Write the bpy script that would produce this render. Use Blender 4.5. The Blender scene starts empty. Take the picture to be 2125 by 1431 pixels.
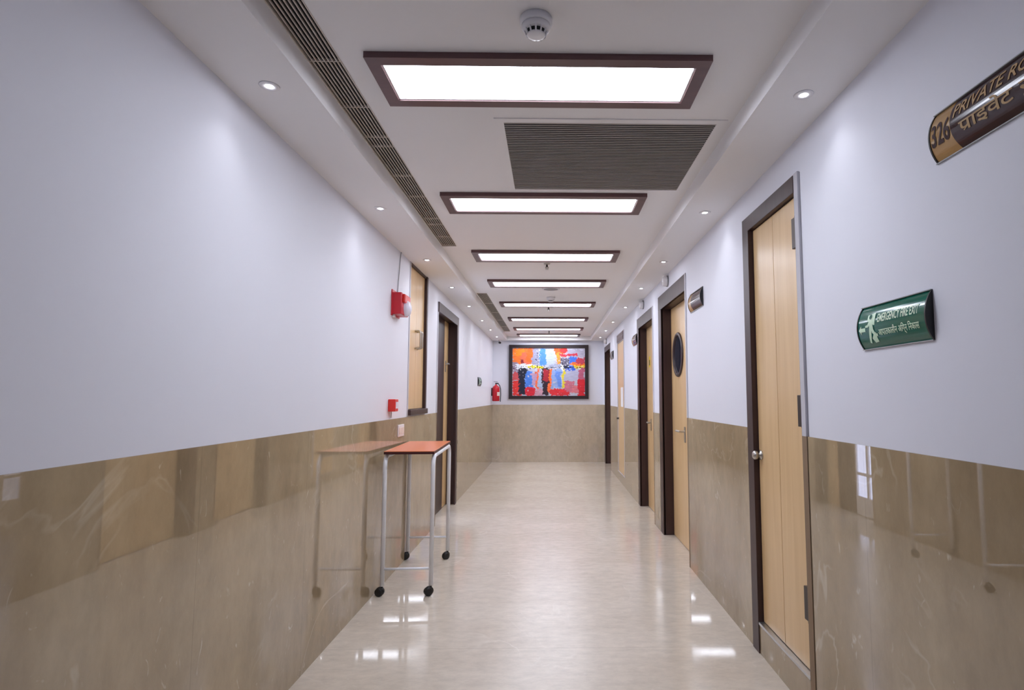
import bpy, bmesh, math, random
from mathutils import Vector, Matrix, noise
random.seed(7)
C = bpy.context.scene.collection
PI = math.pi

# ------------------------------------------------------------------ camera
cam = bpy.data.cameras.new('camera'); co = bpy.data.objects.new('camera', cam); C.objects.link(co)
F = 1200.0; PX, PY = 1165.0, 720.0
th = math.atan(102 / F); psi = math.atan(22 / F)
fw = Vector((math.sin(psi) * math.cos(th), math.cos(psi) * math.cos(th), math.sin(th)))
rt = Vector((math.cos(psi), -math.sin(psi), 0)); up = rt.cross(fw)
co.matrix_world = Matrix(((rt.x, up.x, -fw.x, 0), (rt.y, up.y, -fw.y, 0), (rt.z, up.z, -fw.z, 1.25), (0, 0, 0, 1)))
cam.sensor_fit = 'HORIZONTAL'; cam.sensor_width = 36; cam.lens = F / 2125 * 36
cam.shift_x = (1062.5 - PX) / 2125; cam.shift_y = (PY - 715.5) / 2125
cam.clip_start = 0.02
bpy.context.scene.camera = co

# ------------------------------------------------------------------ world, exposure
w = bpy.data.worlds.new('world'); bpy.context.scene.world = w; w.use_nodes = True
w.node_tree.nodes['Background'].inputs[0].default_value = (.55, .65, 1, 1)
w.node_tree.nodes['Background'].inputs[1].default_value = .3
vs = bpy.context.scene.view_settings
vs.view_transform = 'Standard'; vs.look = 'None'; vs.gamma = 1; vs.use_curve_mapping = False
vs.exposure = 1.12
PANEL_W = 8.0      # diffuser radiance
SPOT_W = 1.0

# ------------------------------------------------------------------ helpers
def lin(c):
    return tuple(((v / 255) / 12.92 if v / 255 <= .04045 else ((v / 255 + .055) / 1.055) ** 2.4) for v in c) + (1,)
MATS = {}
def mat(name, rgb, rough=.5, metal=0, spec=.5, emit=None, es=0, coat=0):
    m = bpy.data.materials.new(name); m.use_nodes = True
    b = m.node_tree.nodes['Principled BSDF']
    b.inputs['Base Color'].default_value = lin(rgb); b.inputs['Roughness'].default_value = rough
    b.inputs['Metallic'].default_value = metal; b.inputs['Specular IOR Level'].default_value = spec
    b.inputs['Coat Weight'].default_value = coat; b.inputs['Coat Roughness'].default_value = .08
    if emit:
        b.inputs['Emission Color'].default_value = lin(emit); b.inputs['Emission Strength'].default_value = es
    MATS[name] = m
    return m
def nd(m, t, **k):
    n = m.node_tree.nodes.new(t)
    for a, v in k.items():
        if a in n.inputs: n.inputs[a].default_value = v
        else: setattr(n, a, v)
    return n
def lk(m, a, b): m.node_tree.links.new(a, b)
def bsdf(m): return m.node_tree.nodes['Principled BSDF']
def obj(name, bm, m, parent=None, smooth=False):
    me = bpy.data.meshes.new(name)
    bmesh.ops.recalc_face_normals(bm, faces=bm.faces)
    bm.to_mesh(me); bm.free()
    if smooth:
        for p in me.polygons: p.use_smooth = True
    if m: me.materials.append(m)
    o = bpy.data.objects.new(name, me); C.objects.link(o)
    if parent: o.parent = parent
    return o
def structure(o): o['kind'] = 'structure'; return o
def thing(name, label, cat, loc=(0, 0, 0), rotz=0, group=None):
    o = bpy.data.objects.new(name, None); C.objects.link(o); o.empty_display_size = .1
    o.location = loc; o.rotation_euler = (0, 0, rotz)
    o['label'] = label; o['category'] = cat
    if group: o['group'] = group
    return o
def dup(root, loc, label, group=None, rotz=None):
    r = root.copy(); C.objects.link(r); r.location = loc; r['label'] = label
    if rotz is not None: r.rotation_euler = (0, 0, rotz)
    if group: r['group'] = group
    for ch in list(root.children):
        c = ch.copy(); C.objects.link(c); c.parent = r
        for g in ch.children:
            d = g.copy(); C.objects.link(d); d.parent = c
    return r
def box(bm, x0, x1, y0, y1, z0, z1, bev=0):
    t = bmesh.new()
    bmesh.ops.create_cube(t, size=1)
    for v in t.verts:
        v.co = Vector((x0 + (v.co.x + .5) * (x1 - x0), y0 + (v.co.y + .5) * (y1 - y0), z0 + (v.co.z + .5) * (z1 - z0)))
    if bev: bmesh.ops.bevel(t, geom=list(t.edges), offset=bev, segments=2, profile=.5, affect='EDGES')
    me = bpy.data.meshes.new('t'); t.to_mesh(me); t.free(); bm.from_mesh(me); bpy.data.meshes.remove(me)
    return bm
def B(*a, **k): return box(bmesh.new(), *a, **k)
def lathe(bm, prof, n=32, M=Matrix()):
    rings = []
    for r, z in prof:
        if r < 1e-6: rings.append([bm.verts.new(M @ Vector((0, 0, z)))])
        else: rings.append([bm.verts.new(M @ Vector((r * math.cos(2 * PI * i / n), r * math.sin(2 * PI * i / n), z))) for i in range(n)])
    for a, b in zip(rings, rings[1:]):
        for i in range(n):
            j = (i + 1) % n
            if len(a) == 1 and len(b) == 1: continue
            if len(a) == 1: bm.faces.new((a[0], b[i], b[j]))
            elif len(b) == 1: bm.faces.new((a[i], a[j], b[0]))
            else: bm.faces.new((a[i], a[j], b[j], b[i]))
    return bm
def tube(bm, pts, r, n=12, caps=True):
    pts = [Vector(p) for p in pts]; rings = []; ref = None
    for i, p in enumerate(pts):
        d = (pts[min(i + 1, len(pts) - 1)] - pts[max(i - 1, 0)]).normalized()
        if ref is None:
            ref = d.orthogonal().normalized()
        ref = (ref - d * ref.dot(d)).normalized(); s = d.cross(ref)
        rr = r[i] if isinstance(r, (list, tuple)) else r
        rings.append([bm.verts.new(p + (ref * math.cos(2 * PI * k / n) + s * math.sin(2 * PI * k / n)) * rr) for k in range(n)])
    for a, b in zip(rings, rings[1:]):
        for k in range(n): bm.faces.new((a[k], a[(k + 1) % n], b[(k + 1) % n], b[k]))
    if caps: bm.faces.new(rings[0][::-1]); bm.faces.new(rings[-1])
    return bm
def arc(c, r, a0, a1, ax1, ax2, n=8):
    c = Vector(c); ax1 = Vector(ax1); ax2 = Vector(ax2)
    return [c + ax1 * r * math.cos(a0 + (a1 - a0) * i / n) + ax2 * r * math.sin(a0 + (a1 - a0) * i / n) for i in range(n + 1)]
RX = Matrix.Rotation(-PI / 2, 4, 'Y')   # lathe axis z -> -x (objects on the right wall)
LX = Matrix.Rotation(PI / 2, 4, 'Y')    # lathe axis z -> +x (objects on the left wall)
def slab(bm, axis, pos0, pos1, u0, u1, v0, v1, holes):
    """slab with rectangular holes; axis 'x': u=y v=z, axis 'z': u=x v=y"""
    us = sorted({u0, u1} | {h[0] for h in holes} | {h[1] for h in holes}); us = [u for u in us if u0 <= u <= u1]
    vs_ = sorted({v0, v1} | {h[2] for h in holes} | {h[3] for h in holes}); vs_ = [v for v in vs_ if v0 <= v <= v1]
    def solid(i, j):
        if not (0 <= i < len(us) - 1 and 0 <= j < len(vs_) - 1): return False
        cu = (us[i] + us[i + 1]) / 2; cv = (vs_[j] + vs_[j + 1]) / 2
        return not any(h[0] < cu < h[1] and h[2] < cv < h[3] for h in holes)
    def P(p, u, v): return (p, u, v) if axis == 'x' else (u, v, p)
    cache = {}
    def V(p, u, v):
        k = (p, u, v)
        if k not in cache: cache[k] = bm.verts.new(P(p, u, v))
        return cache[k]
    for i in range(len(us) - 1):
        for j in range(len(vs_) - 1):
            if not solid(i, j): continue
            a, b, c, d = us[i], us[i + 1], vs_[j], vs_[j + 1]
            for p in (pos0, pos1): bm.faces.new((V(p, a, c), V(p, b, c), V(p, b, d), V(p, a, d)))
            for (di, dj, q) in ((-1, 0, ((a, c), (a, d))), (1, 0, ((b, c), (b, d))), (0, -1, ((a, c), (b, c))), (0, 1, ((a, d), (b, d)))):
                if not solid(i + di, j + dj):
                    (s, t), (s2, t2) = q
                    bm.faces.new((V(pos0, s, t), V(pos0, s2, t2), V(pos1, s2, t2), V(pos1, s, t)))
    return bm

# ------------------------------------------------------------------ materials
plaster = mat('plaster', (226, 227, 236), .55, spec=.3)
ceilm = mat('ceiling_paint', (238, 236, 236), .6, spec=.2)
for m in (plaster, ceilm):
    n = nd(m, 'ShaderNodeTexNoise'); n.inputs['Scale'].default_value = 60; n.inputs['Detail'].default_value = 3
    bp = nd(m, 'ShaderNodeBump'); bp.inputs['Strength'].default_value = .03; bp.inputs['Distance'].default_value = .004
    lk(m, n.outputs[0], bp.inputs['Height']); lk(m, bp.outputs[0], bsdf(m).inputs['Normal'])

def marble(name, base, dark, vein, rough, spec, vein_amt=.35, joints=None, ior=1.5, grain=(1, 1, .55)):
    m = mat(name, base, rough, spec=spec)
    tc = nd(m, 'ShaderNodeTexCoord'); P = tc.outputs['Object']
    mp = nd(m, 'ShaderNodeMapping'); mp.inputs['Scale'].default_value = grain; lk(m, P, mp.inputs[0])
    n1 = nd(m, 'ShaderNodeTexNoise'); n1.inputs['Scale'].default_value = 1.8; n1.inputs['Detail'].default_value = 6; n1.inputs['Distortion'].default_value = .6
    lk(m, mp.outputs[0], n1.inputs['Vector'])
    cr = nd(m, 'ShaderNodeValToRGB'); cr.color_ramp.elements[0].position = .3; cr.color_ramp.elements[1].position = .7
    cr.color_ramp.elements[0].color = lin(dark); cr.color_ramp.elements[1].color = lin(base)
    lk(m, n1.outputs[0], cr.inputs[0])
    # fine mottling
    n2 = nd(m, 'ShaderNodeTexNoise'); n2.inputs['Scale'].default_value = 14; n2.inputs['Detail'].default_value = 8; n2.inputs['Roughness'].default_value = .7
    lk(m, mp.outputs[0], n2.inputs['Vector'])
    mr = nd(m, 'ShaderNodeMapRange'); mr.inputs[1].default_value = .35; mr.inputs[2].default_value = .65; mr.inputs[3].default_value = .9; mr.inputs[4].default_value = 1.07
    lk(m, n2.outputs[0], mr.inputs[0])
    mx = nd(m, 'ShaderNodeVectorMath', operation='SCALE'); lk(m, cr.outputs[0], mx.inputs[0]); lk(m, mr.outputs[0], mx.inputs['Scale'])
    # veins: thin ridges of distorted noise, masked by a broad noise
    n3 = nd(m, 'ShaderNodeTexNoise'); n3.inputs['Scale'].default_value = 1.3; n3.inputs['Detail'].default_value = 5; n3.inputs['Distortion'].default_value = 1.2
    lk(m, P, n3.inputs['Vector'])
    s = nd(m, 'ShaderNodeMath', operation='SUBTRACT'); s.inputs[1].default_value = .5; lk(m, n3.outputs[0], s.inputs[0])
    ab = nd(m, 'ShaderNodeMath', operation='ABSOLUTE'); lk(m, s.outputs[0], ab.inputs[0])
    v1 = nd(m, 'ShaderNodeMapRange'); v1.inputs[1].default_value = 0; v1.inputs[2].default_value = .012; v1.inputs[3].default_value = 1; v1.inputs[4].default_value = 0
    lk(m, ab.outputs[0], v1.inputs[0])
    n4 = nd(m, 'ShaderNodeTexNoise'); n4.inputs['Scale'].default_value = 2.2; lk(m, P, n4.inputs['Vector'])
    v2 = nd(m, 'ShaderNodeMapRange'); v2.inputs[1].default_value = .48; v2.inputs[2].default_value = .7; lk(m, n4.outputs[0], v2.inputs[0])
    vm = nd(m, 'ShaderNodeMath', operation='MULTIPLY'); lk(m, v1.outputs[0], vm.inputs[0]); lk(m, v2.outputs[0], vm.inputs[1])
    # small pale flecks
    vo = nd(m, 'ShaderNodeTexNoise'); vo.inputs['Scale'].default_value = 22; vo.inputs['Detail'].default_value = 2; vo.inputs['Distortion'].default_value = 1.5
    lk(m, mp.outputs[0], vo.inputs['Vector'])
    v3 = nd(m, 'ShaderNodeMapRange'); v3.inputs[1].default_value = .68; v3.inputs[2].default_value = .78; v3.inputs[4].default_value = .8; lk(m, vo.outputs[0], v3.inputs[0])
    va = nd(m, 'ShaderNodeMath', operation='MAXIMUM'); lk(m, vm.outputs[0], va.inputs[0]); lk(m, v3.outputs[0], va.inputs[1])
    vb = nd(m, 'ShaderNodeMath', operation='MULTIPLY'); vb.inputs[1].default_value = vein_amt; lk(m, va.outputs[0], vb.inputs[0])
    mix = nd(m, 'ShaderNodeMix', data_type='RGBA'); lk(m, vb.outputs[0], mix.inputs[0]); lk(m, mx.outputs[0], mix.inputs[6]); mix.inputs[7].default_value = lin(vein)
    out = mix.outputs[2]
    if joints:
        sep = nd(m, 'ShaderNodeSeparateXYZ'); lk(m, P, sep.inputs[0]); acc = None
        for ax, step, off, wd in joints:
            a = nd(m, 'ShaderNodeMath', operation='ADD'); a.inputs[1].default_value = -off + 100 * step; lk(m, sep.outputs[ax], a.inputs[0])
            b = nd(m, 'ShaderNodeMath', operation='MODULO'); b.inputs[1].default_value = step; lk(m, a.outputs[0], b.inputs[0])
            c = nd(m, 'ShaderNodeMath', operation='LESS_THAN'); c.inputs[1].default_value = wd; lk(m, b.outputs[0], c.inputs[0])
            if acc:
                d = nd(m, 'ShaderNodeMath', operation='MAXIMUM'); lk(m, acc, d.inputs[0]); lk(m, c.outputs[0], d.inputs[1]); acc = d.outputs[0]
            else: acc = c.outputs[0]
        e = nd(m, 'ShaderNodeMath', operation='MULTIPLY'); e.inputs[1].default_value = .25; lk(m, acc, e.inputs[0])
        mj = nd(m, 'ShaderNodeMix', data_type='RGBA'); lk(m, e.outputs[0], mj.inputs[0]); lk(m, out, mj.inputs[6]); mj.inputs[7].default_value = lin((90, 76, 60))
        out = mj.outputs[2]
    lk(m, out, bsdf(m).inputs['Base Color']); bsdf(m).inputs['IOR'].default_value = ior
    return m
wallstone = marble('beige_marble_wall', (174, 156, 127), (150, 130, 102), (225, 215, 195), .012, .5, .5, [(1, .82, 2.72, .003)], ior=2.2)
endstone = marble('beige_marble_end', (204, 190, 168), (190, 175, 152), (225, 215, 195), .06, .7, .4, [(0, .82, -.74, .003), (2, .98, .86, .002)], ior=1.6)
floorstone = marble('beige_marble_floor', (214, 203, 188), (205, 193, 177), (232, 225, 212), .08, .5, .4, [(1, 1.2, .6, .003)], grain=(.8, 1.5, 1))
# the walked lane down the middle has lost its polish; the edges are still mirror bright
m = floorstone
tc = nd(m, 'ShaderNodeTexCoord'); sep = nd(m, 'ShaderNodeSeparateXYZ'); lk(m, tc.outputs['Object'], sep.inputs[0])
a = nd(m, 'ShaderNodeMath', operation='ABSOLUTE'); lk(m, sep.outputs[0], a.inputs[0])
r1 = nd(m, 'ShaderNodeMapRange'); r1.inputs[1].default_value = .45; r1.inputs[2].default_value = .75; r1.inputs[3].default_value = .27; r1.inputs[4].default_value = .05
lk(m, a.outputs[0], r1.inputs[0]); lk(m, r1.outputs[0], bsdf(m).inputs['Roughness'])

def wood(name, c1, c2, rough, axis_scale, spec=.5):
    m = mat(name, c1, rough, spec=spec)
    tc = nd(m, 'ShaderNodeTexCoord'); mp = nd(m, 'ShaderNodeMapping'); mp.inputs['Scale'].default_value = axis_scale
    lk(m, tc.outputs['Object'], mp.inputs[0])
    n = nd(m, 'ShaderNodeTexNoise'); n.inputs['Scale'].default_value = 1; n.inputs['Detail'].default_value = 6; n.inputs['Distortion'].default_value = .4
    lk(m, mp.outputs[0], n.inputs['Vector'])
    cr = nd(m, 'ShaderNodeValToRGB'); cr.color_ramp.elements[0].position = .35; cr.color_ramp.elements[1].position = .65
    cr.color_ramp.elements[0].color = lin(c1); cr.color_ramp.elements[1].color = lin(c2)
    lk(m, n.outputs[0], cr.inputs[0]); lk(m, cr.outputs[0], bsdf(m).inputs['Base Color'])
    return m
maple = wood('maple_laminate', (216, 180, 130), (225, 191, 142), .3, (20, 20, 1.2))
dark = wood('dark_brown_frame', (52, 32, 31), (62, 40, 38), .4, (30, 30, 2))
darkc = wood('dark_brown_panel_frame', (92, 62, 64), (102, 72, 72), .35, (3, 30, 30))
steel = mat('brushed_steel', (190, 186, 180), .3, metal=1)
alu = mat('aluminium', (205, 208, 212), .35, metal=1)
hinge_m = mat('dark_hinge_metal', (70, 62, 58), .4, metal=.8)
black = mat('black_plastic', (24, 23, 24), .4)
void = mat('dark_duct', (16, 15, 15), .9)
white_tube = mat('white_powder_coat', (240, 241, 246), .35)
orange = mat('orange_laminate', (235, 135, 85), .28)
edge_m = mat('dark_red_edging', (70, 26, 22), .45)
red = mat('red_paint', (196, 22, 40), .35)
red2 = mat('bright_red_plastic', (222, 48, 40), .35)
whitep = mat('white_plastic', (232, 230, 232), .35)
ivory = mat('ivory_plastic', (226, 214, 205), .4)
greyp = mat('grey_plastic', (150, 150, 152), .5)
slat_m = mat('beige_grille_slats', (210, 200, 190), .5)
slat2_m = mat('grey_grille_slats', (190, 182, 176), .5)
corner_m = mat('pale_strip', (200, 198, 204), .8, spec=.2)
corner_b = mat('brown_stone_edge', (140, 118, 96), .7, spec=.2)
glassd = mat('dark_glass', (40, 44, 56), .05, spec=.8)
diff_m = mat('lamp_diffuser', (255, 255, 255), .5, emit=(236, 241, 255), es=PANEL_W)
spot_m = mat('downlight_lens', (255, 255, 255), .5, emit=(245, 245, 255), es=25)
grey_blob = mat('paper', (236, 236, 240), .7)
yellow = mat('yellow_sticker', (235, 200, 30), .5)

# ------------------------------------------------------------------ layout (metres; corridor runs along +Y)
XL, XR = -1.12, 1.025          # polished faces of the marble wainscot
PL, PR = -1.126, 1.031         # plaster faces just behind
ZS, ZC = 2.325, 2.406          # side soffit, centre ceiling
ZW = 1.09                      # wainscot top
YB, YE = -3.5, 11.2
T = .2

structure(obj('floor', B(-3.4, 3.0, YB - .2, YE + .2, -.12, 0), floorstone))

# openings  (y0, y1, z0, z1)
D1 = (2.31, 2.995, .15, 2.18)
D2 = (4.34, 5.47, 0, 2.19)
D3 = (5.77, 6.84, 0, 2.16)
D4 = (8.08, 8.88, .13, 2.19)
D5 = (9.93, 11.03, 0, 2.18)
RO = [(D1[0], D1[1], 0, D1[3]), D2, D3, (D4[0], D4[1], 0, D4[3]), D5]
E1 = (5.72, 6.95, 0, 2.19)     # left door
CB = (4.58, 5.22, 1.10, 2.325) # wall cabinet
LO = [E1, CB]
structure(obj('wall_right', slab(bmesh.new(), 'x', PR, PR + T, YB, YE, 0, 2.6, RO), plaster))
structure(obj('wall_left', slab(bmesh.new(), 'x', PL - T, PL, YB, YE, 0, 2.6, LO), plaster))
structure(obj('wall_back', B(PL, PR, YE, YE + T, 0, 2.6), plaster))
structure(obj('trim_1', slab(bmesh.new(), 'x', PL, XL, YB, YE - .012, 0, ZW, [E1]), wallstone))
structure(obj('trim_2', slab(bmesh.new(), 'x', XR, PR, YB, YE - .012, 0, ZW, RO), wallstone))
structure(obj('trim_3', B(PL, PR, YE - .012, YE, 0, ZW), endstone))
# rear end behind the photographer: wall; unseen window added for bluish fill
structure(obj('wall_front', slab(bmesh.new(), 'x', YB - T, YB, PL, PR, 0, 2.6, [(-.8, .7, .9, 2.2)]), plaster)).data.transform(Matrix(((0, 1, 0, 0), (1, 0, 0, 0), (0, 0, 1, 0), (0, 0, 0, 1))))
rearp = mat('rear_fill_pane', (255, 255, 255), .3, emit=(165, 188, 255), es=.45)
wr = structure(obj('fill_window', slab(bmesh.new(), 'x', YB - .1, YB - .05, -.8, .7, .9, 2.2, [(-.76, -.07, .94, 2.16), (-.03, .66, .94, 2.16)]), whitep)); wr.data.transform(Matrix(((0, 1, 0, 0), (1, 0, 0, 0), (0, 0, 1, 0), (0, 0, 0, 1))))
obj('fill_pane', B(-.8, .7, YB - .12, YB - .11, .9, 2.2), rearp, wr)

# ceiling with recesses for grilles and lamps
PANY = [1.865, 3.21, 4.51, 5.665, 7.01, 8.40, 9.64, 10.66]
PX0, PX1, PD = -.632, .550, .33
GR = (-.84, -.728, .5, 4.395); GR2 = (-.835, -.722, 6.445, 10.27); AC = (-.205, .708, 2.355, 3.155)
holes = [(g[0], g[1], g[2], g[3]) for g in (GR, GR2, AC)]
structure(obj('ceiling', slab(bmesh.new(), 'z', ZC, ZC + .12, PL, PR, YB, YE, holes), ceilm))
# side soffits and the end soffit, each a box down from the ceiling
structure(obj('trim_4', B(PL, -.845, YB, YE, ZS, ZC), ceilm))
structure(obj('trim_5', B(.767, PR, YB, YE, ZS, ZC, ), ceilm))
structure(obj('trim_6', B(-.845, .767, 11.06, YE, ZS, ZC), ceilm))

# ------------------------------------------------------------------ ceiling grilles
def slot_grille(g, label, cross):
    x0, x1, y0, y1 = g
    t = thing('ceiling_grille', label, 'vent', ((x0 + x1) / 2, y0, ZC))
    hx = (x1 - x0) / 2; L = y1 - y0
    bm = bmesh.new(); fwid = .003
    box(bm, -hx, -hx + fwid, 0, L, -.003, .03); box(bm, hx - fwid, hx, 0, L, -.003, .03)
    box(bm, -hx, hx, 0, fwid, -.003, .03); box(bm, -hx, hx, L - fwid, L, -.003, .03)
    obj('frame', bm, slat_m, t)
    n = 7
    for k in range(1, n + 1):
        x = -hx + k * 2 * hx / (n + 1)
        obj('slat', B(x - .0017, x + .0017, fwid, L - fwid, -.002, .004), slat_m, t)
    for y in cross:
        if y0 < y < y1: obj('cross_bar', B(-hx + fwid, hx - fwid, y - y0 - .0025, y - y0 + .0025, .001, .012), slat_m, t)
    obj('duct_backing', B(-hx, hx, 0, L, .010, .03), void, t)
    return t
slot_grille(GR, 'long narrow slotted air grille running along the left ceiling edge beside the nearest lit panels', [1.2, 1.93, 2.25, 2.52, 2.62, 2.98, 3.3, 3.72, 3.85, 4.15])
slot_grille(GR2, 'shorter slotted air grille far down the left ceiling edge beside the distant lit panels', [7.2, 8, 8.8, 9.6])
t = thing('return_air_grille', 'large square grey louvred return air grille in the ceiling between the first two lit panels', 'vent', (AC[0], AC[2], ZC))
W_, L_ = AC[1] - AC[0], AC[3] - AC[2]
bm = slab(bmesh.new(), 'z', -.004, 0, -.035, W_ + .035, -.03, L_ + .03, [(.004, W_ - .004, .004, L_ - .004)])
obj('frame', bm, ceilm, t)
N = 44
sp = (L_ - .008) / N
slb = None
for k in range(N):
    y = .004 + (k + .5) * sp
    if slb is None:
        bm = bmesh.new()
        vs4 = [bm.verts.new(p) for p in ((.002, -.0028, -.003), (.002, .0026, -.003), (.002, .0026, -.001), (.002, -.0028, -.001))]
        vs5 = [bm.verts.new((W_ - .002, v.co.y, v.co.z)) for v in vs4]
        bm.faces.new(vs4); bm.faces.new(vs5[::-1])
        for i in range(4): bm.faces.new((vs4[i], vs4[(i + 1) % 4], vs5[(i + 1) % 4], vs5[i]))
        slb = obj('slat', bm, slat2_m, t); slb.location = (0, y, 0)
    else:
        s = slb.copy(); C.objects.link(s); s.parent = t; s.location = (0, y, 0)
obj('duct_backing', B(0, W_, 0, L_, .006, .03), void, t)

# ------------------------------------------------------------------ lit ceiling panels
lab = ['nearest and largest in view of the dark-framed lit ceiling panels', 'dark-framed lit ceiling panel just beyond the square louvred grille',
       'third dark-framed lit ceiling panel, just before the first sprinkler', 'dark-framed lit ceiling panel just before the round ceiling speaker',
       'dark-framed lit ceiling panel with the far smoke detector hanging before it', 'sixth dark-framed lit ceiling panel, behind the second sprinkler',
       'second farthest dark-framed lit ceiling panel, before the last sprinkler', 'farthest dark-framed lit ceiling panel, closest to the painting']
def light_panel(label):
    t = thing('ceiling_light_panel', label, 'ceiling light', group='lit ceiling panels along the corridor')
    hw = (PX1 - PX0) / 2; fr = .046
    bm = slab(bmesh.new(), 'z', -.022, 0, -hw, hw, 0, PD, [(-hw + fr, hw - fr, fr, PD - fr)])
    obj('frame', bm, darkc, t)
    bm = slab(bmesh.new(), 'z', -.017, 0, -hw + fr, hw - fr, fr, PD - fr, [(-hw + fr + .006, hw - fr - .006, fr + .004, PD - fr - .004)])
    obj('inner_rim', bm, whitep, t)
    obj('diffuser', B(-hw + fr + .006, hw - fr - .006, fr + .004, PD - fr - .004, -.008, -.001), diff_m, t)
    return t
p0 = light_panel(lab[0]); p0.location = ((PX0 + PX1) / 2, PANY[0], ZC)
for k in range(1, 8): dup(p0, ((PX0 + PX1) / 2, PANY[k], ZC), lab[k])

# ------------------------------------------------------------------ downlights
t = thing('downlight', 'x', 'downlight')
bm = lathe(bmesh.new(), [(.014, -.001), (.015, -.003), (.032, -.003), (.034, 0), (.014, 0), (.014, -.001)], 28); obj('trim_ring', bm, whitep, t, True)
bm = lathe(bmesh.new(), [(0, -.002), (.014, -.002), (.014, 0), (0, 0)], 28); obj('lens', bm, spot_m, t)
ld = bpy.data.lights.new('downlight_beam', 'SPOT'); ld.energy = SPOT_W; ld.color = (.92, .94, 1); ld.spot_size = math.radians(110); ld.spot_blend = 1; ld.shadow_soft_size = .02
lo = bpy.data.objects.new('downlight_beam', ld); C.objects.link(lo); lo.parent = t; lo.location = (0, 0, -.012)
LY = [1.945, 3.26, 4.52, 5.67, 6.88, 8.2, 9.35, 10.45]; RY = [1.968, 3.30, 4.55, 5.70, 6.93, 8.33, 9.45, 10.5]
ll = ['nearest small recessed downlight in the left soffit', 'small left soffit downlight, second from the camera, beyond the nearest lit panel', 'left soffit downlight just in front of the tall wall cabinet top',
      'left soffit downlight between the wall cabinet and the left doorway', 'left soffit downlight just beyond the left doorway head', 'third farthest downlight in the left soffit', 'second farthest downlight in the left soffit', 'farthest downlight in the left soffit near the security camera']
rl = ['nearest small recessed downlight in the right soffit', 'right soffit downlight just past the nearest narrow door', 'right soffit downlight before the white dome lamp over the porthole door', 'right soffit downlight beyond the first white dome lamp', 'right soffit downlight just past the second white dome lamp',
      'third farthest downlight in the right soffit', 'second farthest downlight in the right soffit', 'farthest downlight in the right soffit by the end wall']
first = True
for ys, x, ls, g in ((LY, -.98, ll, 'downlights in the left soffit'), (RY, .903, rl, 'downlights in the right soffit')):
    for y, l in zip(ys, ls):
        if first: t.location = (x, y, ZS); t['label'] = l; t['group'] = g; first = False
        else: dup(t, (x, y, ZS), l, g)

# ------------------------------------------------------------------ smoke detectors, sprinklers, speaker
def smoke_detector(loc, label, r=.05):
    t = thing('smoke_detector', label, 'smoke detector', loc, 0, 'ceiling smoke detectors'); s = r / .05
    obj('base', lathe(bmesh.new(), [(0, 0), (.05 * s, 0), (.05 * s, -.018 * s), (.047 * s, -.022 * s), (0, -.022 * s)], 40), whitep, t, True)
    bm = lathe(bmesh.new(), [(0, -.022 * s), (.044 * s, -.022 * s), (.044 * s, -.03 * s), (.038 * s, -.038 * s), (.030 * s, -.040 * s)], 40)
    obj('housing', bm, whitep, t, True)
    obj('sensing_chamber', lathe(bmesh.new(), [(.029 * s, -.030 * s), (.027 * s, -.05 * s), (0, -.05 * s)], 32), black, t, True)
    bm = bmesh.new()
    for k in range(12):
        a = 2 * PI * k / 12
        tube(bm, [(.036 * s * math.cos(a), .036 * s * math.sin(a), -.037 * s), (.029 * s * math.cos(a), .029 * s * math.sin(a), -.053 * s)], .0028 * s, 6)
    obj('guard_ribs', bm, whitep, t)
    obj('cap', lathe(bmesh.new(), [(0, -.051 * s), (.029 * s, -.051 * s), (.026 * s, -.054 * s), (.015 * s, -.056 * s), (0, -.057 * s)], 32), whitep, t, True)
    return t
smoke_detector((-.047, 1.69, ZC), 'large near white round smoke detector on the ceiling before the first lit panel')
smoke_detector((-.001, 6.70, ZC), 'small distant white smoke detector hanging in front of the fifth lit panel')
def sprinkler(label):
    t = thing('sprinkler', label, 'sprinkler', group='ceiling sprinklers')
    obj('escutcheon', lathe(bmesh.new(), [(0, 0), (.03, 0), (.026, -.006), (.014, -.01), (0, -.01)], 24), steel, t, True)
    bm = tube(bmesh.new(), [(0, 0, -.008), (0, 0, -.03)], .008, 10)
    for s in (-1, 1): tube(bm, [(s * .008, 0, -.026), (s * .013, 0, -.038), (s * .004, 0, -.052)], .0025, 6)
    tube(bm, [(0, 0, -.03), (0, 0, -.052)], .003, 6)
    obj('frame_arms', bm, hinge_m, t)
    obj('deflector', lathe(bmesh.new(), [(0, -.052), (.015, -.052), (.015, -.054), (0, -.054)], 16), steel, t)
    return t
s0 = sprinkler('nearest dark metal ceiling sprinkler, just past the third lit panel'); s0.location = (-.035, 4.98, ZC)
dup(s0, (-.03, 7.42, ZC), 'ceiling sprinkler hanging just beyond the fifth lit panel')
dup(s0, (-.03, 10.15, ZC), 'farthest ceiling sprinkler, between the last two lit panels')
t = thing('ceiling_speaker', 'flat round white ceiling speaker between the fourth and fifth lit panels', 'speaker', (0, 6.17, ZC))
obj('rim', lathe(bmesh.new(), [(.078, 0), (.095, 0), (.093, -.008), (.080, -.008), (.078, 0)], 40), whitep, t, True)
obj('mesh_cover', lathe(bmesh.new(), [(.08, 0), (.079, -.005), (0, -.009)], 40), greyp, t, True)

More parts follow.
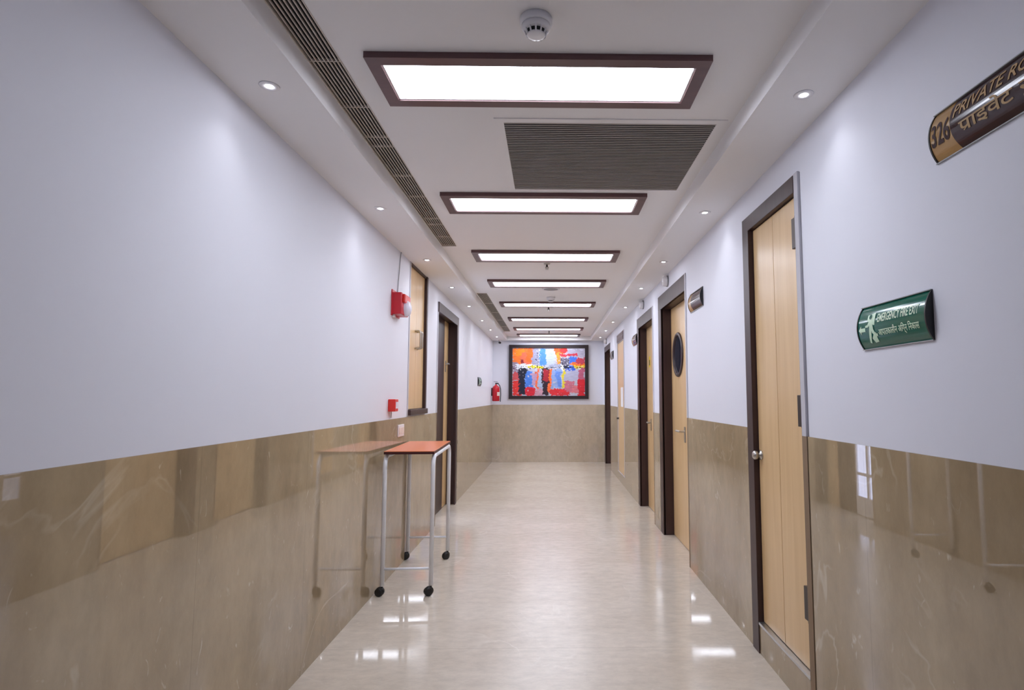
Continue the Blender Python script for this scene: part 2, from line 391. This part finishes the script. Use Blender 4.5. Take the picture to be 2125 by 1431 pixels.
# ------------------------------------------------------------------ doors
def hinge(parent, x, y, z, h=.11):
    bm = B(x - .008, x + .006, y - .012, y + .03, z - h / 2, z + h / 2, bev=.001)
    tube(bm, [(x - .006, y - .012, z - h / 2 - .004), (x - .006, y - .012, z + h / 2 + .004)], .006, 10)
    return obj('hinge', bm, hinge_m, parent)
def arch(bm, s, face, y0, y1, z0, ztop, w, th=.012, near=True):
    """architrave on the wall: far upright, head, near upright; s = -1 on the right wall, +1 on the left"""
    a, b = sorted((face, face + s * th))
    box(bm, a, b, y1 - w, y1, z0, ztop - w, bev=.002)
    box(bm, a, b, y0, y1, ztop - w, ztop, bev=.002)
    return bm
def door_right(nm, D, wa, recess, splits, near_w=.05):
    y0, y1, z0, z1 = D
    root = structure(thing(nm, '', '')) ; del root['label']; del root['category']
    # frame: dark far upright, head and lining of the recess
    bm = bmesh.new()
    arch(bm, 1, XR, y0, y1, z0, z1, wa, .02)
    xr = XR + recess
    box(bm, XR + .008, xr + .05, y1 - wa, y1, z0, z1 - wa)           # far lining
    box(bm, XR + .008, xr + .05, y0, y1, z1 - wa, z1)                # head lining
    box(bm, XR + .02, xr + .05, y0, y0 + near_w * .6, z0, z1)          # near lining
    obj('door_frame', bm, dark, root)
    # pale strip on the near edge (stone coloured below the wainscot)
    obj('near_strip', B(XR - .001, XR + .02, y0 - .002, y0 + .028, max(z0, ZW), z1), corner_m, root)
    obj('stone_edge', B(XR - .001, XR + .02, y0 - .002, y0 + .022, z0, ZW), corner_b, root)
    edges = [y0 + near_w * .6 + .003] + splits + [y1 - wa - .003]
    leaves = []
    for a, b in zip(edges, edges[1:]):
        lf = obj('door_leaf', B(xr, xr + .04, a + .0015, b - .0015, z0 + .006, z1 - wa - .003, bev=.0015), maple, root)
        leaves.append(lf)
    return root, leaves
# D1 narrow shaft door, leaf almost flush, two boards with a groove
def shaft_door():
    y0, y1, z0, z1 = D1
    root = thing('door_1', '', ''); del root['label']; del root['category']; structure(root)
    bm = bmesh.new(); wa = .075
    box(bm, XR - .006, XR + .09, y1 - wa, y1 + .01, 0, z1 - wa + .005, bev=.002)
    box(bm, XR - .006, XR + .09, y0 + .045, y1 + .01, z1 - wa, z1, bev=.002)
    box(bm, XR + .004, XR + .09, y0 + .045, y0 + .062, z0, z1 - wa)
    obj('door_frame', bm, dark, root)
    obj('near_strip', B(XR - .003, XR + .05, y0 + .008, y0 + .045, ZW, z1 + .004), corner_m, root)
    obj('stone_edge', B(XR - .003, XR + .05, y0 + .003, y0 + .045, 0, ZW), corner_b, root)
    ys = [y0 + .064, 2.655, y1 - wa - .004]
    lf = None
    for a, b in ((ys[0], ys[1]), (ys[1], ys[2])):
        lf = obj('door_leaf', B(XR + .02, XR + .055, a + .0018, b - .0018, z0 + .004, z1 - wa - .004, bev=.001), maple, root)
        if a == ys[0]: nearleaf = lf
    k = bmesh.new(); M = Matrix.Translation((XR + .02, 2.885, .96)) @ RX
    lathe(k, [(0, 0), (.024, 0), (.024, .006), (.012, .008), (.010, .016), (.020, .022), (.022, .034), (.014, .042), (0, .043)], 24, M)
    obj('door_knob', k, steel, lf, True)
    for z in (1.94, 1.19, .42): hinge(nearleaf, XR + .012, y0 + .066, z, .13)
    obj('plinth', B(XR, XR + .055, y0 + .045, y1 - wa, 0, z0 - .012), wallstone, root)
    obj('threshold_strip', B(XR - .004, XR + .055, y0 + .045, y1 - wa, z0 - .012, z0), alu, root)
shaft_door()
# D2 porthole door
def lever(parent, s, x, y, z, d):
    bm = B(min(x, x + s * .006), max(x, x + s * .006), y - .018, y + .018, z - .09, z + .04, bev=.002)
    tube(bm, [(x, y, z), (x + s * .045, y, z)] , .009, 10)
    tube(bm, [(x + s * .045, y - d * .01, z), (x + s * .048, y + d * .13, z)], .009, 10)
    return obj('door_handle', bm, steel, parent)
root2, lv = door_right('door_2', D2, .13, .095, [4.76], .05)
main = lv[1]; xr = XR + .095
lever(main, -1, xr, 4.84, .957, 1)
bm = lathe(bmesh.new(), [(.165, -.002), (.165, .010), (.172, .014), (.190, .014), (.196, .008), (.196, -.002)], 48, Matrix.Translation((xr, 5.045, 1.615)) @ RX)
obj('porthole_ring', bm, dark, main, True)
bm = lathe(bmesh.new(), [(0, .002), (.167, .002), (.167, -.001), (0, -.001)], 48, Matrix.Translation((xr, 5.045, 1.615)) @ RX)
obj('porthole_glass', bm, glassd, main)
root3, lv3 = door_right('door_3', D3, .12, .095, [6.40], .05)
lever(lv3[1], -1, XR + .095, 6.47, .96, -1)
obj('door_sticker', B(XR + .093, XR + .0952, 6.475, 6.56, 1.58, 1.70), yellow, lv3[1])
obj('sticker_mark', B(XR + .092, XR + .093, 6.495, 6.54, 1.60, 1.66), black, lv3[1])
# D4 narrow service door with vent
y0, y1, z0, z1 = D4
root = thing('door_4', '', ''); del root['label']; del root['category']; structure(root)
lf = obj('door_leaf', B(XR + .008, XR + .04, y0 + .03, y1 - .01, z0 + .004, z1 - .14), maple, root)
obj('door_frame', slab(bmesh.new(), 'x', XR - .002, XR + .06, y0, y1, z0, z1, [(y0 + .028, y1 - .008, z0 + .002, z1 - .138)]), corner_m, root)
bm = bmesh.new(); box(bm, XR - .006, XR + .002, y0 + .03, y1 - .02, z1 - .13, z1 - .01)
for k in range(6): box(bm, XR - .012, XR - .004, y0 + .04, y1 - .03, z1 - .122 + k * .019, z1 - .112 + k * .019)
obj('vent_louvre', bm, darkc, root)
bm = lathe(bmesh.new(), [(0, 0), (.018, 0), (.018, .006), (.010, .01), (.018, .03), (0, .034)], 16, Matrix.Translation((XR + .008, y1 - .07, .92)) @ RX)
obj('door_knob', bm, hinge_m, lf, True)
obj('paper_notice', B(XR + .006, XR + .008, 8.27, 8.52, 1.10, 1.38), grey_blob, lf)
obj('plinth', B(XR, XR + .04, y0, y1, 0, z0), wallstone, root)
root5, lv5 = door_right('door_5', D5, .10, .11, [10.45], .05)
# left door: far leaf shut, near leaf glazed with glowing panes
y0, y1, z0, z1 = E1
root = thing('door_6', '', ''); del root['label']; del root['category']; structure(root)
bm = bmesh.new(); wa = .10
for (a, b, c, d) in ((y1 - wa, y1, z0, z1 - wa), (y0, y1, z1 - wa, z1)): box(bm, XL - .004, XL + .012, a, b, c, d, bev=.002)
box(bm, XL - .16, XL, y1 - .07, y1, 0, z1 - .07); box(bm, XL - .16, XL, y0, y1, z1 - .07, z1); box(bm, XL - .16, XL - .012, y0, y0 + .035, 0, z1)
obj('door_frame', bm, dark, root)
obj('near_strip', B(XL - .012, XL + .001, y0 - .002, y0 + .028, ZW, z1), corner_m, root)
obj('stone_edge', B(XL - .012, XL + .001, y0 - .002, y0 + .022, 0, ZW), corner_b, root)
lf = obj('door_leaf', B(XL - .14, XL - .10, 6.60, y1 - .073, .008, z1 - .073, bev=.0015), maple, root)
lever(lf, 1, XL - .10, 6.70, 1.62, -1)
obj('edge_strip', B(XL - .145, XL - .095, 6.24, 6.60, .008, z1 - .073), dark, lf)
# near leaf: white framed glazed screen with frosted daylit panes
frosted = mat('frosted_daylit_glass', (230, 235, 245), .2, emit=(205, 216, 255), es=1.3)
bm = bmesh.new(); P_ = [(5.79, 5.98), (6.02, 6.21)]; Z_ = [(.20, .42), (.45, 1.30), (1.33, 2.04)]
slab(bm, 'x', XL - .14, XL - .10, 5.757, 6.238, .008, z1 - .073, [(a, b, c, d) for a, b in P_ for c, d in Z_])
gl = obj('glazed_leaf', bm, whitep, root)
obj('pane', slab(bmesh.new(), 'x', XL - .125, XL - .118, 5.79, 6.21, .20, 2.04, [(5.98, 6.02, .20, 2.04)]), frosted, gl)
structure(obj('wall_recess', B(XL - .5, XL - .4, 5.5, 7.2, 0, 2.6), plaster))

# ------------------------------------------------------------------ left wall cabinet
y0, y1, z0, z1 = CB
t = thing('wall_cabinet', 'tall pale wood cabinet with dark frame built into the left wall above the marble', 'cabinet', (PL, y0, z0))
L = y1 - y0; Hh = z1 - z0
bm = bmesh.new()
box(bm, -.12, .012, L - .05, L, .0, Hh, bev=.002); box(bm, -.12, .028, 0, L, 0, .045, bev=.003)
box(bm, -.12, .004, 0, L, Hh - .018, Hh); box(bm, -.12, -.025, 0, .012, .045, Hh - .018); box(bm, -.12, -.115, 0, L, 0, Hh)
obj('frame', bm, dark, t)
obj('side_bead', B(-.02, .006, -.012, .012, .0, Hh), corner_m, t)
ys = [.014, .30, L - .052]
for i in (0, 1):
    d = obj('door', B(-.035, -.012, ys[i] + .0015, ys[i + 1] - .0015, .048, Hh - .02, bev=.001), maple, t)
    yy = .30 + (-.035 if i == 0 else .035)
    pts = [(-.012, yy, .55), (.018, yy, .555)] + arc((.018, yy, .57), .015, -PI / 2, 0, (1, 0, 0), (0, 0, 1), 5) + arc((.018, yy, .68), .015, 0, PI / 2, (1, 0, 0), (0, 0, 1), 5) + [(-.012, yy, .695)]
    obj('handle', tube(bmesh.new(), pts, .0085, 10), steel, d, True)

# ------------------------------------------------------------------ fire alarm things on the left wall
t = thing('fire_alarm_sounder', 'red fire alarm sounder box with white lens high on the left wall beside the cabinet', 'fire alarm', (PL, 4.06, 1.83))
obj('housing', B(0, .072, 0, .20, 0, .155, bev=.006), red, t)
obj('upper_lens', B(.070, .09, .03, .19, .085, .148, bev=.008), red2, t)
lens = mat('white_strobe_lens', (228, 226, 240), .15)
obj('strobe_lens', lathe(bmesh.new(), [(.06, 0), (.058, .015), (.045, .032), (.02, .041), (0, .043)], 28, Matrix.Translation((.071, .12, .055)) @ LX), lens, t, True)
obj('backplate', B(0, .008, -.006, .206, -.01, .175, bev=.002), red, t)
obj('fixing_lug', B(.0, .02, .02, .05, -.02, 0, bev=.002), whitep, t)
o = obj('alarm_cable', tube(bmesh.new(), [(PL + .005, 4.20, 2.0), (PL + .006, 4.22, 2.12), (PL + .004, 4.26, 2.27), (PL + .004, 4.28, ZS)], .003, 8), greyp)
o['label'] = 'thin grey cable running up the left wall from the red sounder to the ceiling'; o['category'] = 'cable'
t = thing('fire_call_point', 'small red break glass call point low on the left wall above the switch plate', 'fire alarm', (PL, 4.04, 1.145))
obj('housing', B(0, .05, 0, .085, 0, .085, bev=.004), red2, t)
obj('glass_plate', B(.049, .053, .015, .07, .02, .066, bev=.001), lens, t)
obj('cable_tail', tube(bmesh.new(), [(.012, .05, .002), (.011, .052, -.02), (.010, .05, -.045)], .0025, 8), greyp, t)
t = thing('switch_plate', 'white switch plate set in the marble above the orange trolley table', 'switch', (XL, 4.28, .953))
obj('plate', B(0, .009, 0, .165, 0, .088, bev=.003), whitep, t)
obj('rocker', B(.008, .013, .015, .075, .02, .068, bev=.002), ivory, t)
obj('rocker', B(.008, .013, .085, .15, .02, .068, bev=.002), ivory, t)

# ------------------------------------------------------------------ fire extinguisher
t = thing('fire_extinguisher', 'red fire extinguisher with black hose in the far left corner', 'fire extinguisher', (-1.035, 10.98, 1.16))
obj('cylinder', lathe(bmesh.new(), [(0, 0), (.062, 0), (.07, .008), (.07, .23), (.064, .262), (.045, .285), (.02, .30), (.018, .315), (0, .315)], 32), red, t, True)
bm = tube(bmesh.new(), [(0, 0, .31), (0, 0, .345)], .014, 12); box(bm, -.015, .05, -.008, .008, .335, .345); box(bm, -.045, .03, -.006, .006, .36, .368)
obj('valve', bm, black, t)
obj('hose', tube(bmesh.new(), [(.015, -.01, .33), (.045, -.015, .325), (.072, -.015, .29), (.088, -.015, .22), (.09, -.015, .12), (.086, -.015, .03), (.084, -.015, -.01)], .008, 10), black, t, True)
lp = obj('label_patch', lathe(bmesh.new(), [(.0705, .10), (.0705, .17)], 32), ivory, t)
bm = bmesh.new(); bm.from_mesh(lp.data)
bmesh.ops.delete(bm, geom=[f for f in bm.faces if not (f.calc_center_median().x > .03 and f.calc_center_median().y < -.0)], context='FACES')
bm.to_mesh(lp.data); bm.free()
obj('wall_bracket', B(-.085, -.06, -.02, .02, .1, .25), black, t)

# ------------------------------------------------------------------ security camera
t = thing('security_camera', 'tiny black security camera under the far left soffit', 'camera', (-.985, 11.02, ZS))
obj('mount', tube(bmesh.new(), [(0, 0, 0), (0, 0, -.022)], .016, 16), whitep, t)
obj('arm', tube(bmesh.new(), [(0, 0, -.02), (.01, 0, -.04)], .007, 10), greyp, t)
obj('body', tube(bmesh.new(), [(.0, .04, -.048), (.02, -.05, -.06)], .02, 18), black, t)

# ------------------------------------------------------------------ painting
t = thing('painting', 'large abstract painting in red, orange, blue and grey on the end wall', 'painting', (-.04, YE, 1.2))
hw_, hh_ = .768, 1.045
bm = slab(bmesh.new(), 'x', 0, .045, -hw_, hw_, 0, hh_, [(-hw_ + .068, hw_ - .068, .06, hh_ - .06)])
for v in bm.verts: v.co = Vector((v.co.y, -v.co.x, v.co.z))
obj('frame', bm, mat('painting_frame', (38, 27, 29), .35), t)
NX, NZ = 210, 140
R0 = [ # u0,u1,v0,v1 (v down), colour ; painted in order
 (0, 1, 0, 1, (190, 190, 205)), (0, .3, 0, .36, (245, 120, 45)), (.02, .16, .02, .16, (255, 140, 30)), (.12, .25, .1, .34, (235, 110, 80)), (.2, .27, 0, .3, (250, 105, 30)),
 (.27, .37, .02, .36, (150, 150, 175)), (.38, .46, .02, .36, (80, 140, 220)), (.46, .58, .02, .4, (185, 195, 215)), (.58, .74, .0, .18, (240, 100, 40)), (.6, .66, .1, .36, (250, 150, 50)),
 (.66, .74, .02, .1, (225, 50, 50)), (.74, 1, .03, .18, (170, 165, 185)), (.65, .8, .2, .38, (110, 105, 125)), (.79, .9, .18, .33, (60, 110, 215)), (.88, 1, .2, .36, (190, 60, 80)),
 (.8, 1, .32, .37, (245, 110, 40)), (.65, .9, .12, .17, (200, 50, 70)), (0, .08, .3, .5, (150, 130, 150)), (0, .1, .5, .68, (205, 80, 85)), (0, .14, .7, 1, (225, 50, 45)),
 (.08, .19, .4, .98, (22, 28, 50)), (.12, .16, .24, .4, (140, 25, 40)), (.19, .28, .48, .86, (70, 125, 215)), (.26, .34, .52, .78, (185, 150, 180)), (.19, .31, .82, 1, (215, 30, 50)), (.05, .3, .34, .44, (225, 228, 235)),
 (.33, .37, .42, .86, (240, 110, 60)), (.36, .41, .5, .9, (165, 180, 205)), (.3, .42, .86, 1, (200, 150, 165)), (.41, .5, .42, .98, (45, 25, 40)), (.43, .49, .45, .7, (170, 30, 45)), (.5, .55, .44, .92, (245, 110, 45)),
 (.54, .68, .45, .85, (140, 165, 215)), (.6, .67, .5, .82, (100, 140, 220)), (.53, .8, .86, 1, (220, 40, 50)), (.69, .73, .44, .84, (225, 205, 50)), (.73, .92, .44, .68, (180, 180, 205)), (.73, .86, .7, .92, (200, 110, 130)),
 (.9, 1, .66, 1, (215, 30, 45)), (.82, .9, .78, .95, (215, 120, 130)), (.92, 1, .42, .66, (190, 95, 125)), (.5, .66, .34, .42, (160, 165, 190)), (.72, .86, .38, .48, (40, 95, 215)), (.7, .78, .36, .42, (30, 40, 70)),
 (.2, .42, .38, .43, (235, 220, 40)), (.84, 1, .37, .42, (240, 205, 40)), (.66, .7, .34, .46, (235, 235, 225))]
def pcol(u, v):
    n1 = noise.noise(Vector((u * 9, v * 6, 1))) * .028 + noise.noise(Vector((u * 40, v * 28, 5))) * .022
    n2 = noise.noise(Vector((u * 9, v * 6, 7))) * .03 + noise.noise(Vector((u * 40, v * 28, 9))) * .03
    uu, vv = u + n1, v + n2; c = R0[0][4]
    for i, (a, b, p, q, col) in enumerate(R0):
        if a <= uu <= b and p <= vv <= q:
            if i and noise.noise(Vector((u * 44 + i * 3, v * 24, i * 1.7))) < -.55: continue
            c = col
    s = noise.noise(Vector((u * 60, v * 40, 20)))
    band = math.exp(-((v - .41) / .05) ** 2) + .8 * math.exp(-((u - .34) / .04) ** 2 - ((v - .2) / .16) ** 2) + .9 * math.exp(-((u - .72) / .06) ** 2 - ((v - .27) / .1) ** 2)
    if band > .3 and s > .62 - band * .38: c = (18, 20, 32)
    elif band > .3 and s < -.55 + (1 - band) * .2: c = (238, 240, 240)
    g = 1 + .10 * noise.noise(Vector((u * 14, v * 50, 3))) + .05 * noise.noise(Vector((u * 90, v * 90, 3)))
    return tuple(max(0, min(255, x * g)) for x in c)
bm = bmesh.new(); cl = bm.verts.layers.float_color.new('paint')
gw, gh = hw_ - .068, hh_ - .12
grid = []
for j in range(NZ + 1):
    row = []
    for i in range(NX + 1):
        u, v = i / NX, j / NZ
        vt = bm.verts.new((-gw + 2 * gw * u, -.02, .06 + gh * (1 - v))); vt[cl] = lin(pcol(u, v)); row.append(vt)
    grid.append(row)
for j in range(NZ):
    for i in range(NX): bm.faces.new((grid[j][i], grid[j + 1][i], grid[j + 1][i + 1], grid[j][i + 1]))
pm = mat('abstract_paint', (200, 60, 50), .35); at = nd(pm, 'ShaderNodeVertexColor', layer_name='paint'); lk(pm, at.outputs[0], bsdf(pm).inputs['Base Color'])
obj('canvas', bm, pm, t)
obj('backing_board', B(-gw, gw, -.018, 0, .06, .06 + gh), black, t)

# ------------------------------------------------------------------ curved wall signs
def fontmesh(text, size, bold=0, shear=0):
    cu = bpy.data.curves.new('lettering', 'FONT'); cu.body = text; cu.size = size; cu.offset = bold; cu.shear = shear
    cu.resolution_u = 3
    o = bpy.data.objects.new('tmp', cu); C.objects.link(o)
    dg = bpy.context.evaluated_depsgraph_get(); me = bpy.data.meshes.new_from_object(o.evaluated_get(dg))
    bpy.data.objects.remove(o); bpy.data.curves.remove(cu)
    return me
def arcmap(u, v, h, depth, lift, s):
    """u along the wall from the far end, v up 0..h -> local (x, y, z); s=-1 right wall"""
    R = (h * h / 4 + depth * depth) / (2 * depth); a = math.asin(max(-1, min(1, (v - h / 2) / R)))
    x = (R + lift) * math.cos(a) - (R - depth)
    return Vector((s * x, s * u, h / 2 + (R + lift) * math.sin(a)))
def wrap(name, bm, m, parent, h, depth, s, lift=.0012):
    for k in range(1, 24):
        z = h * k / 24
        bmesh.ops.bisect_plane(bm, geom=list(bm.verts) + list(bm.edges) + list(bm.faces), plane_co=(0, z, 0), plane_no=(0, 1, 0), dist=1e-6)
    for v in bm.verts: v.co = arcmap(v.co.x, v.co.y, h, depth, lift, s)
    me = bpy.data.meshes.new(name); bm.to_mesh(me); bm.free(); me.materials.append(m)
    o = bpy.data.objects.new(name, me); C.objects.link(o); o.parent = parent
    return o
def text_on(parent, name, text, x0, x1, v0, v1, m, h, depth, s, bold=.0, shear=0, extra=None):
    me = fontmesh(text, 1.0, bold, shear); bm = bmesh.new(); bm.from_mesh(me); bpy.data.meshes.remove(me)
    if extra: extra(bm)
    xs = [v.co.x for v in bm.verts]; ys = [v.co.y for v in bm.verts]
    a, b, c, d = min(xs), max(xs), min(ys), max(ys)
    for v in bm.verts: v.co = Vector((x0 + (v.co.x - a) / (b - a) * (x1 - x0), v0 + (v.co.y - c) / (d - c) * (v1 - v0), 0))
    return wrap(name, bm, m, parent, h, depth, s)
def gridface(ul, ur, h, n=24):
    bm = bmesh.new(); prev = None
    for k in range(n + 1):
        v = h * k / n; p = (bm.verts.new((ul(v), v, 0)), bm.verts.new((ur(v), v, 0)))
        if prev: bm.faces.new((prev[0], prev[1], p[1], p[0]))
        prev = p
    return bm
def sign_shell(t, L, h, depth, s, cap_m, rim_m):
    body = bmesh.new(); n = 24
    for u in (.004, L - .004):
        pts = [arcmap(u, h * k / n, h, depth, -.001, s) for k in range(n + 1)]
        pts = [Vector((0, s * u, 0))] + pts + [Vector((0, s * u, h))]
        vsx = [body.verts.new(p) for p in pts]
        body.faces.new(vsx)
        if u < .01: first = vsx
        else:
            for i in range(len(vsx)): body.faces.new((first[i], first[(i + 1) % len(vsx)], vsx[(i + 1) % len(vsx)], vsx[i]))
    obj('body', body, rim_m, t)
    for (a, b) in ((0, .005), (L - .005, L)):
        bm = bmesh.new(); lo_ = []
        for u in (a, b):
            pts = [Vector((0, s * u, -.002))] + [arcmap(u, h * k / n, h, depth, .002, s) for k in range(n + 1)] + [Vector((0, s * u, h + .002))]
            lo_.append([bm.verts.new(p) for p in pts]); bm.faces.new(lo_[-1])
        q = len(lo_[0])
        for i in range(q): bm.faces.new((lo_[0][i], lo_[0][(i + 1) % q], lo_[1][(i + 1) % q], lo_[1][i]))
        obj('end_cap', bm, cap_m, t)
    for z in (-.0025, h): obj('edge_rail', B(min(0, s * .006), max(0, s * .006), min(0, s * L), max(0, s * L), z, z + .0025), rail_m, t)
brown = mat('sign_brown', (58, 36, 38), .16); tan = mat('sign_tan', (176, 138, 88), .2)
tanl = mat('lettering_tan', (190, 160, 120), .6, spec=.2); brnl = mat('lettering_brown', (60, 36, 36), .6, spec=.2)
green = mat('sign_green', (6, 96, 78), .14); glow = mat('lettering_pale_green', (205, 235, 205), .35)
def deva_pra(bm):
    # the small slanting stroke of 'pra' under the first letter
    q = [bm.verts.new(p) for p in ((.16, .06, 0), (.20, .01, 0), (.44, .20, 0), (.44, .27, 0))]; bm.faces.new(q)
rail_m = mat('sign_rail', (170, 170, 172), .5, spec=.3)
def room_sign(loc, label, num, latin, L=.46, split=.085):
    t = thing('room_sign', label, 'sign', loc); h = .13; dp = .022
    sign_shell(t, L, h, dp, -1, black, alu)
    e = lambda v: split + .010 * (1 - ((v - h / 2) / (h / 2)) ** 2) * -1 + .012 * (1 - v / h)
    wrap('number_panel', gridface(lambda v: .005, e, h), tan, t, h, dp, -1, .0)
    wrap('name_panel', gridface(e, lambda v: L - .005, h), brown, t, h, dp, -1, .0)
    if num: text_on(t, 'room_number', num, .010, .080, .036, .096, brnl, h, dp, -1, .02)
    if latin:
        text_on(t, 'lettering', 'PRIVATE ROOM', .092, .40, .080, .112, tanl, h, dp, -1, .012, .15)
        text_on(t, 'hindi_lettering', 'पाइवेट रूम', .112, .37, .022, .070, tanl, h, dp, -1, .012, extra=deva_pra)
    return t
room_sign((PR, 1.475, 1.866), 'brown and tan curved sign for room 326 high on the right wall nearest the camera', '326', True)
room_sign((PR, 4.20, 1.862), 'glossy curved brown sign on the right wall beside the porthole door', None, False, .35, .08)
room_sign((PR, 7.15, 1.868), 'small curved brown sign beyond the second recessed right doorway', None, False, .33, .08)
room_sign((PR, 9.80, 1.868), 'farthest small curved sign on the right wall before the last dark door', None, False, .36, .08)

def exit_sign(loc, label, s):
    t = thing('exit_sign', label, 'sign', loc, group='green emergency exit signs'); h = .135; dp = .022; L = .35
    sign_shell(t, L, h, dp, s, black, alu)
    wrap('green_face', gridface(lambda v: .005, lambda v: L - .005, h), green, t, h, dp, s, .0)
    text_on(t, 'lettering', 'EMERGENCY FIRE EXIT', .118, .318, .076, .102, glow, h, dp, s, .018)
    text_on(t, 'hindi_lettering', 'आपातकालीन अिग्न िनकास', .120, .318, .028, .060, glow, h, dp, s, .014)
    def poly(name, polys, m, lift=.0012):
        bm = bmesh.new()
        for p in polys: bm.faces.new([bm.verts.new((x, y, 0)) for x, y in p])
        wrap(name, bm, m, t, h, dp, s, lift)
    poly('arrow', [[(.012, .060), (.026, .074), (.026, .066), (.050, .066), (.050, .054), (.026, .054), (.026, .046)]], glow)
    poly('doorway_mark', [[(.062, .104), (.104, .108), (.104, .070), (.098, .070), (.062, .086)], [(.088, .016), (.108, .018), (.106, .048), (.094, .044), (.080, .030)]], glow)
    poly('running_figure', [[(.080 + .008 * math.cos(a * PI / 6), .097 + .008 * math.sin(a * PI / 6)) for a in range(12)]], green, .0022)
    poly('running_figure', [[(.074, .088), (.088, .090), (.096, .060), (.086, .052), (.074, .060)], [(.074, .062), (.086, .056), (.078, .034), (.068, .016), (.060, .018), (.068, .040)],
                            [(.086, .058), (.094, .060), (.104, .044), (.116, .042), (.114, .034), (.098, .036), (.086, .048)], [(.074, .086), (.064, .074), (.052, .072), (.052, .066), (.068, .066), (.078, .076)]], glow, .0018)
    return t
exit_sign((PR, 1.875, 1.402), 'near green curved emergency fire exit sign with running figure on the right wall', -1)
exit_sign((PL, 8.93, 1.41), 'tiny distant green exit sign on the left wall before the extinguisher', 1)

# ------------------------------------------------------------------ white dome lamps over doors
def dome(loc, label):
    t = thing('door_indicator_lamp', label, 'lamp', loc, group='white dome lamps above the right doors')
    obj('base', lathe(bmesh.new(), [(0, 0), (.05, 0), (.05, .012), (0, .012)], 28, RX), greyp, t, True)
    obj('cover', lathe(bmesh.new(), [(.046, .012), (.046, .034), (.04, .045), (.02, .050), (0, .050)], 28, RX), whitep, t, True)
    return t
d0 = dome((PR, 5.02, 2.262), 'white dome lamp above the porthole door')
dup(d0, (PR, 6.36, 2.265), 'white dome lamp above the second recessed door on the right')
dup(d0, (PR, 10.62, 2.262), 'farthest white dome lamp, above the last dark door')

# ------------------------------------------------------------------ trolley table
t = thing('trolley_table', 'narrow white tube trolley table with orange top on black castors', 'table', (-.928, 4.19, 0), .05)
HX, HY, ZT = .158, .425, .90
obj('tabletop', B(-HX, HX, -HY, HY, ZT - .004, ZT, bev=.001), orange, t)
obj('edging', B(-HX - .001, HX + .001, -HY - .001, HY + .001, ZT - .02, ZT - .0045, bev=.001), edge_m, t)
RT = .0142; R_ = .06
lx = HX - .006; ly = HY - .012
for sx in (-1, 1):
    for sy in (-1, 1):
        x = sx * lx; y = sy * ly; zt = ZT - .02 - RT
        pts = [(x, y, .062)] + arc((x, y - sy * R_, zt - R_), R_, 0, PI / 2, (0, sy, 0), (0, 0, 1), 8) + [(x, y - sy * (R_ + .02), zt)]
        lg = obj('leg', tube(bmesh.new(), pts, RT, 16), white_tube, t, True)
        # castor
        a = sx * .35 + PI / 2 + sy * .2
        M = Matrix.Translation((x, y, 0)) @ Matrix.Rotation(a + .3, 4, 'Z')
        bm = bmesh.new()
        tube(bm, [M @ Vector((0, 0, .075)), M @ Vector((0, 0, .05))], .006, 10)
        for s2 in (-1, 1):
            W = M @ Matrix.Translation((s2 * .011, .018, .025)) @ Matrix.Rotation(PI / 2, 4, 'Y')
            lathe(bm, [(0, -.008), (.02, -.008), (.025, -.005), (.025, .005), (.02, .008), (0, .008)], 24, W)
        W = M @ Matrix.Translation((0, .012, .03)) @ Matrix.Rotation(PI / 2, 4, 'Y')
        lathe(bm, [(0, -.009), (.027, -.009), (.027, .009), (0, .009)], 20, W)
        obj('castor', bm, black, t, True)
    obj('side_rail', tube(bmesh.new(), [(sx * lx, -ly + R_ + .02, ZT - .02 - RT), (sx * lx, ly - R_ - .02, ZT - .02 - RT)], RT, 16), white_tube, t, True)
for sy in (-1, 1):
    obj('cross_rail', tube(bmesh.new(), [(-lx, sy * ly, .165), (lx, sy * ly, .165)], .008, 12), white_tube, t, True)
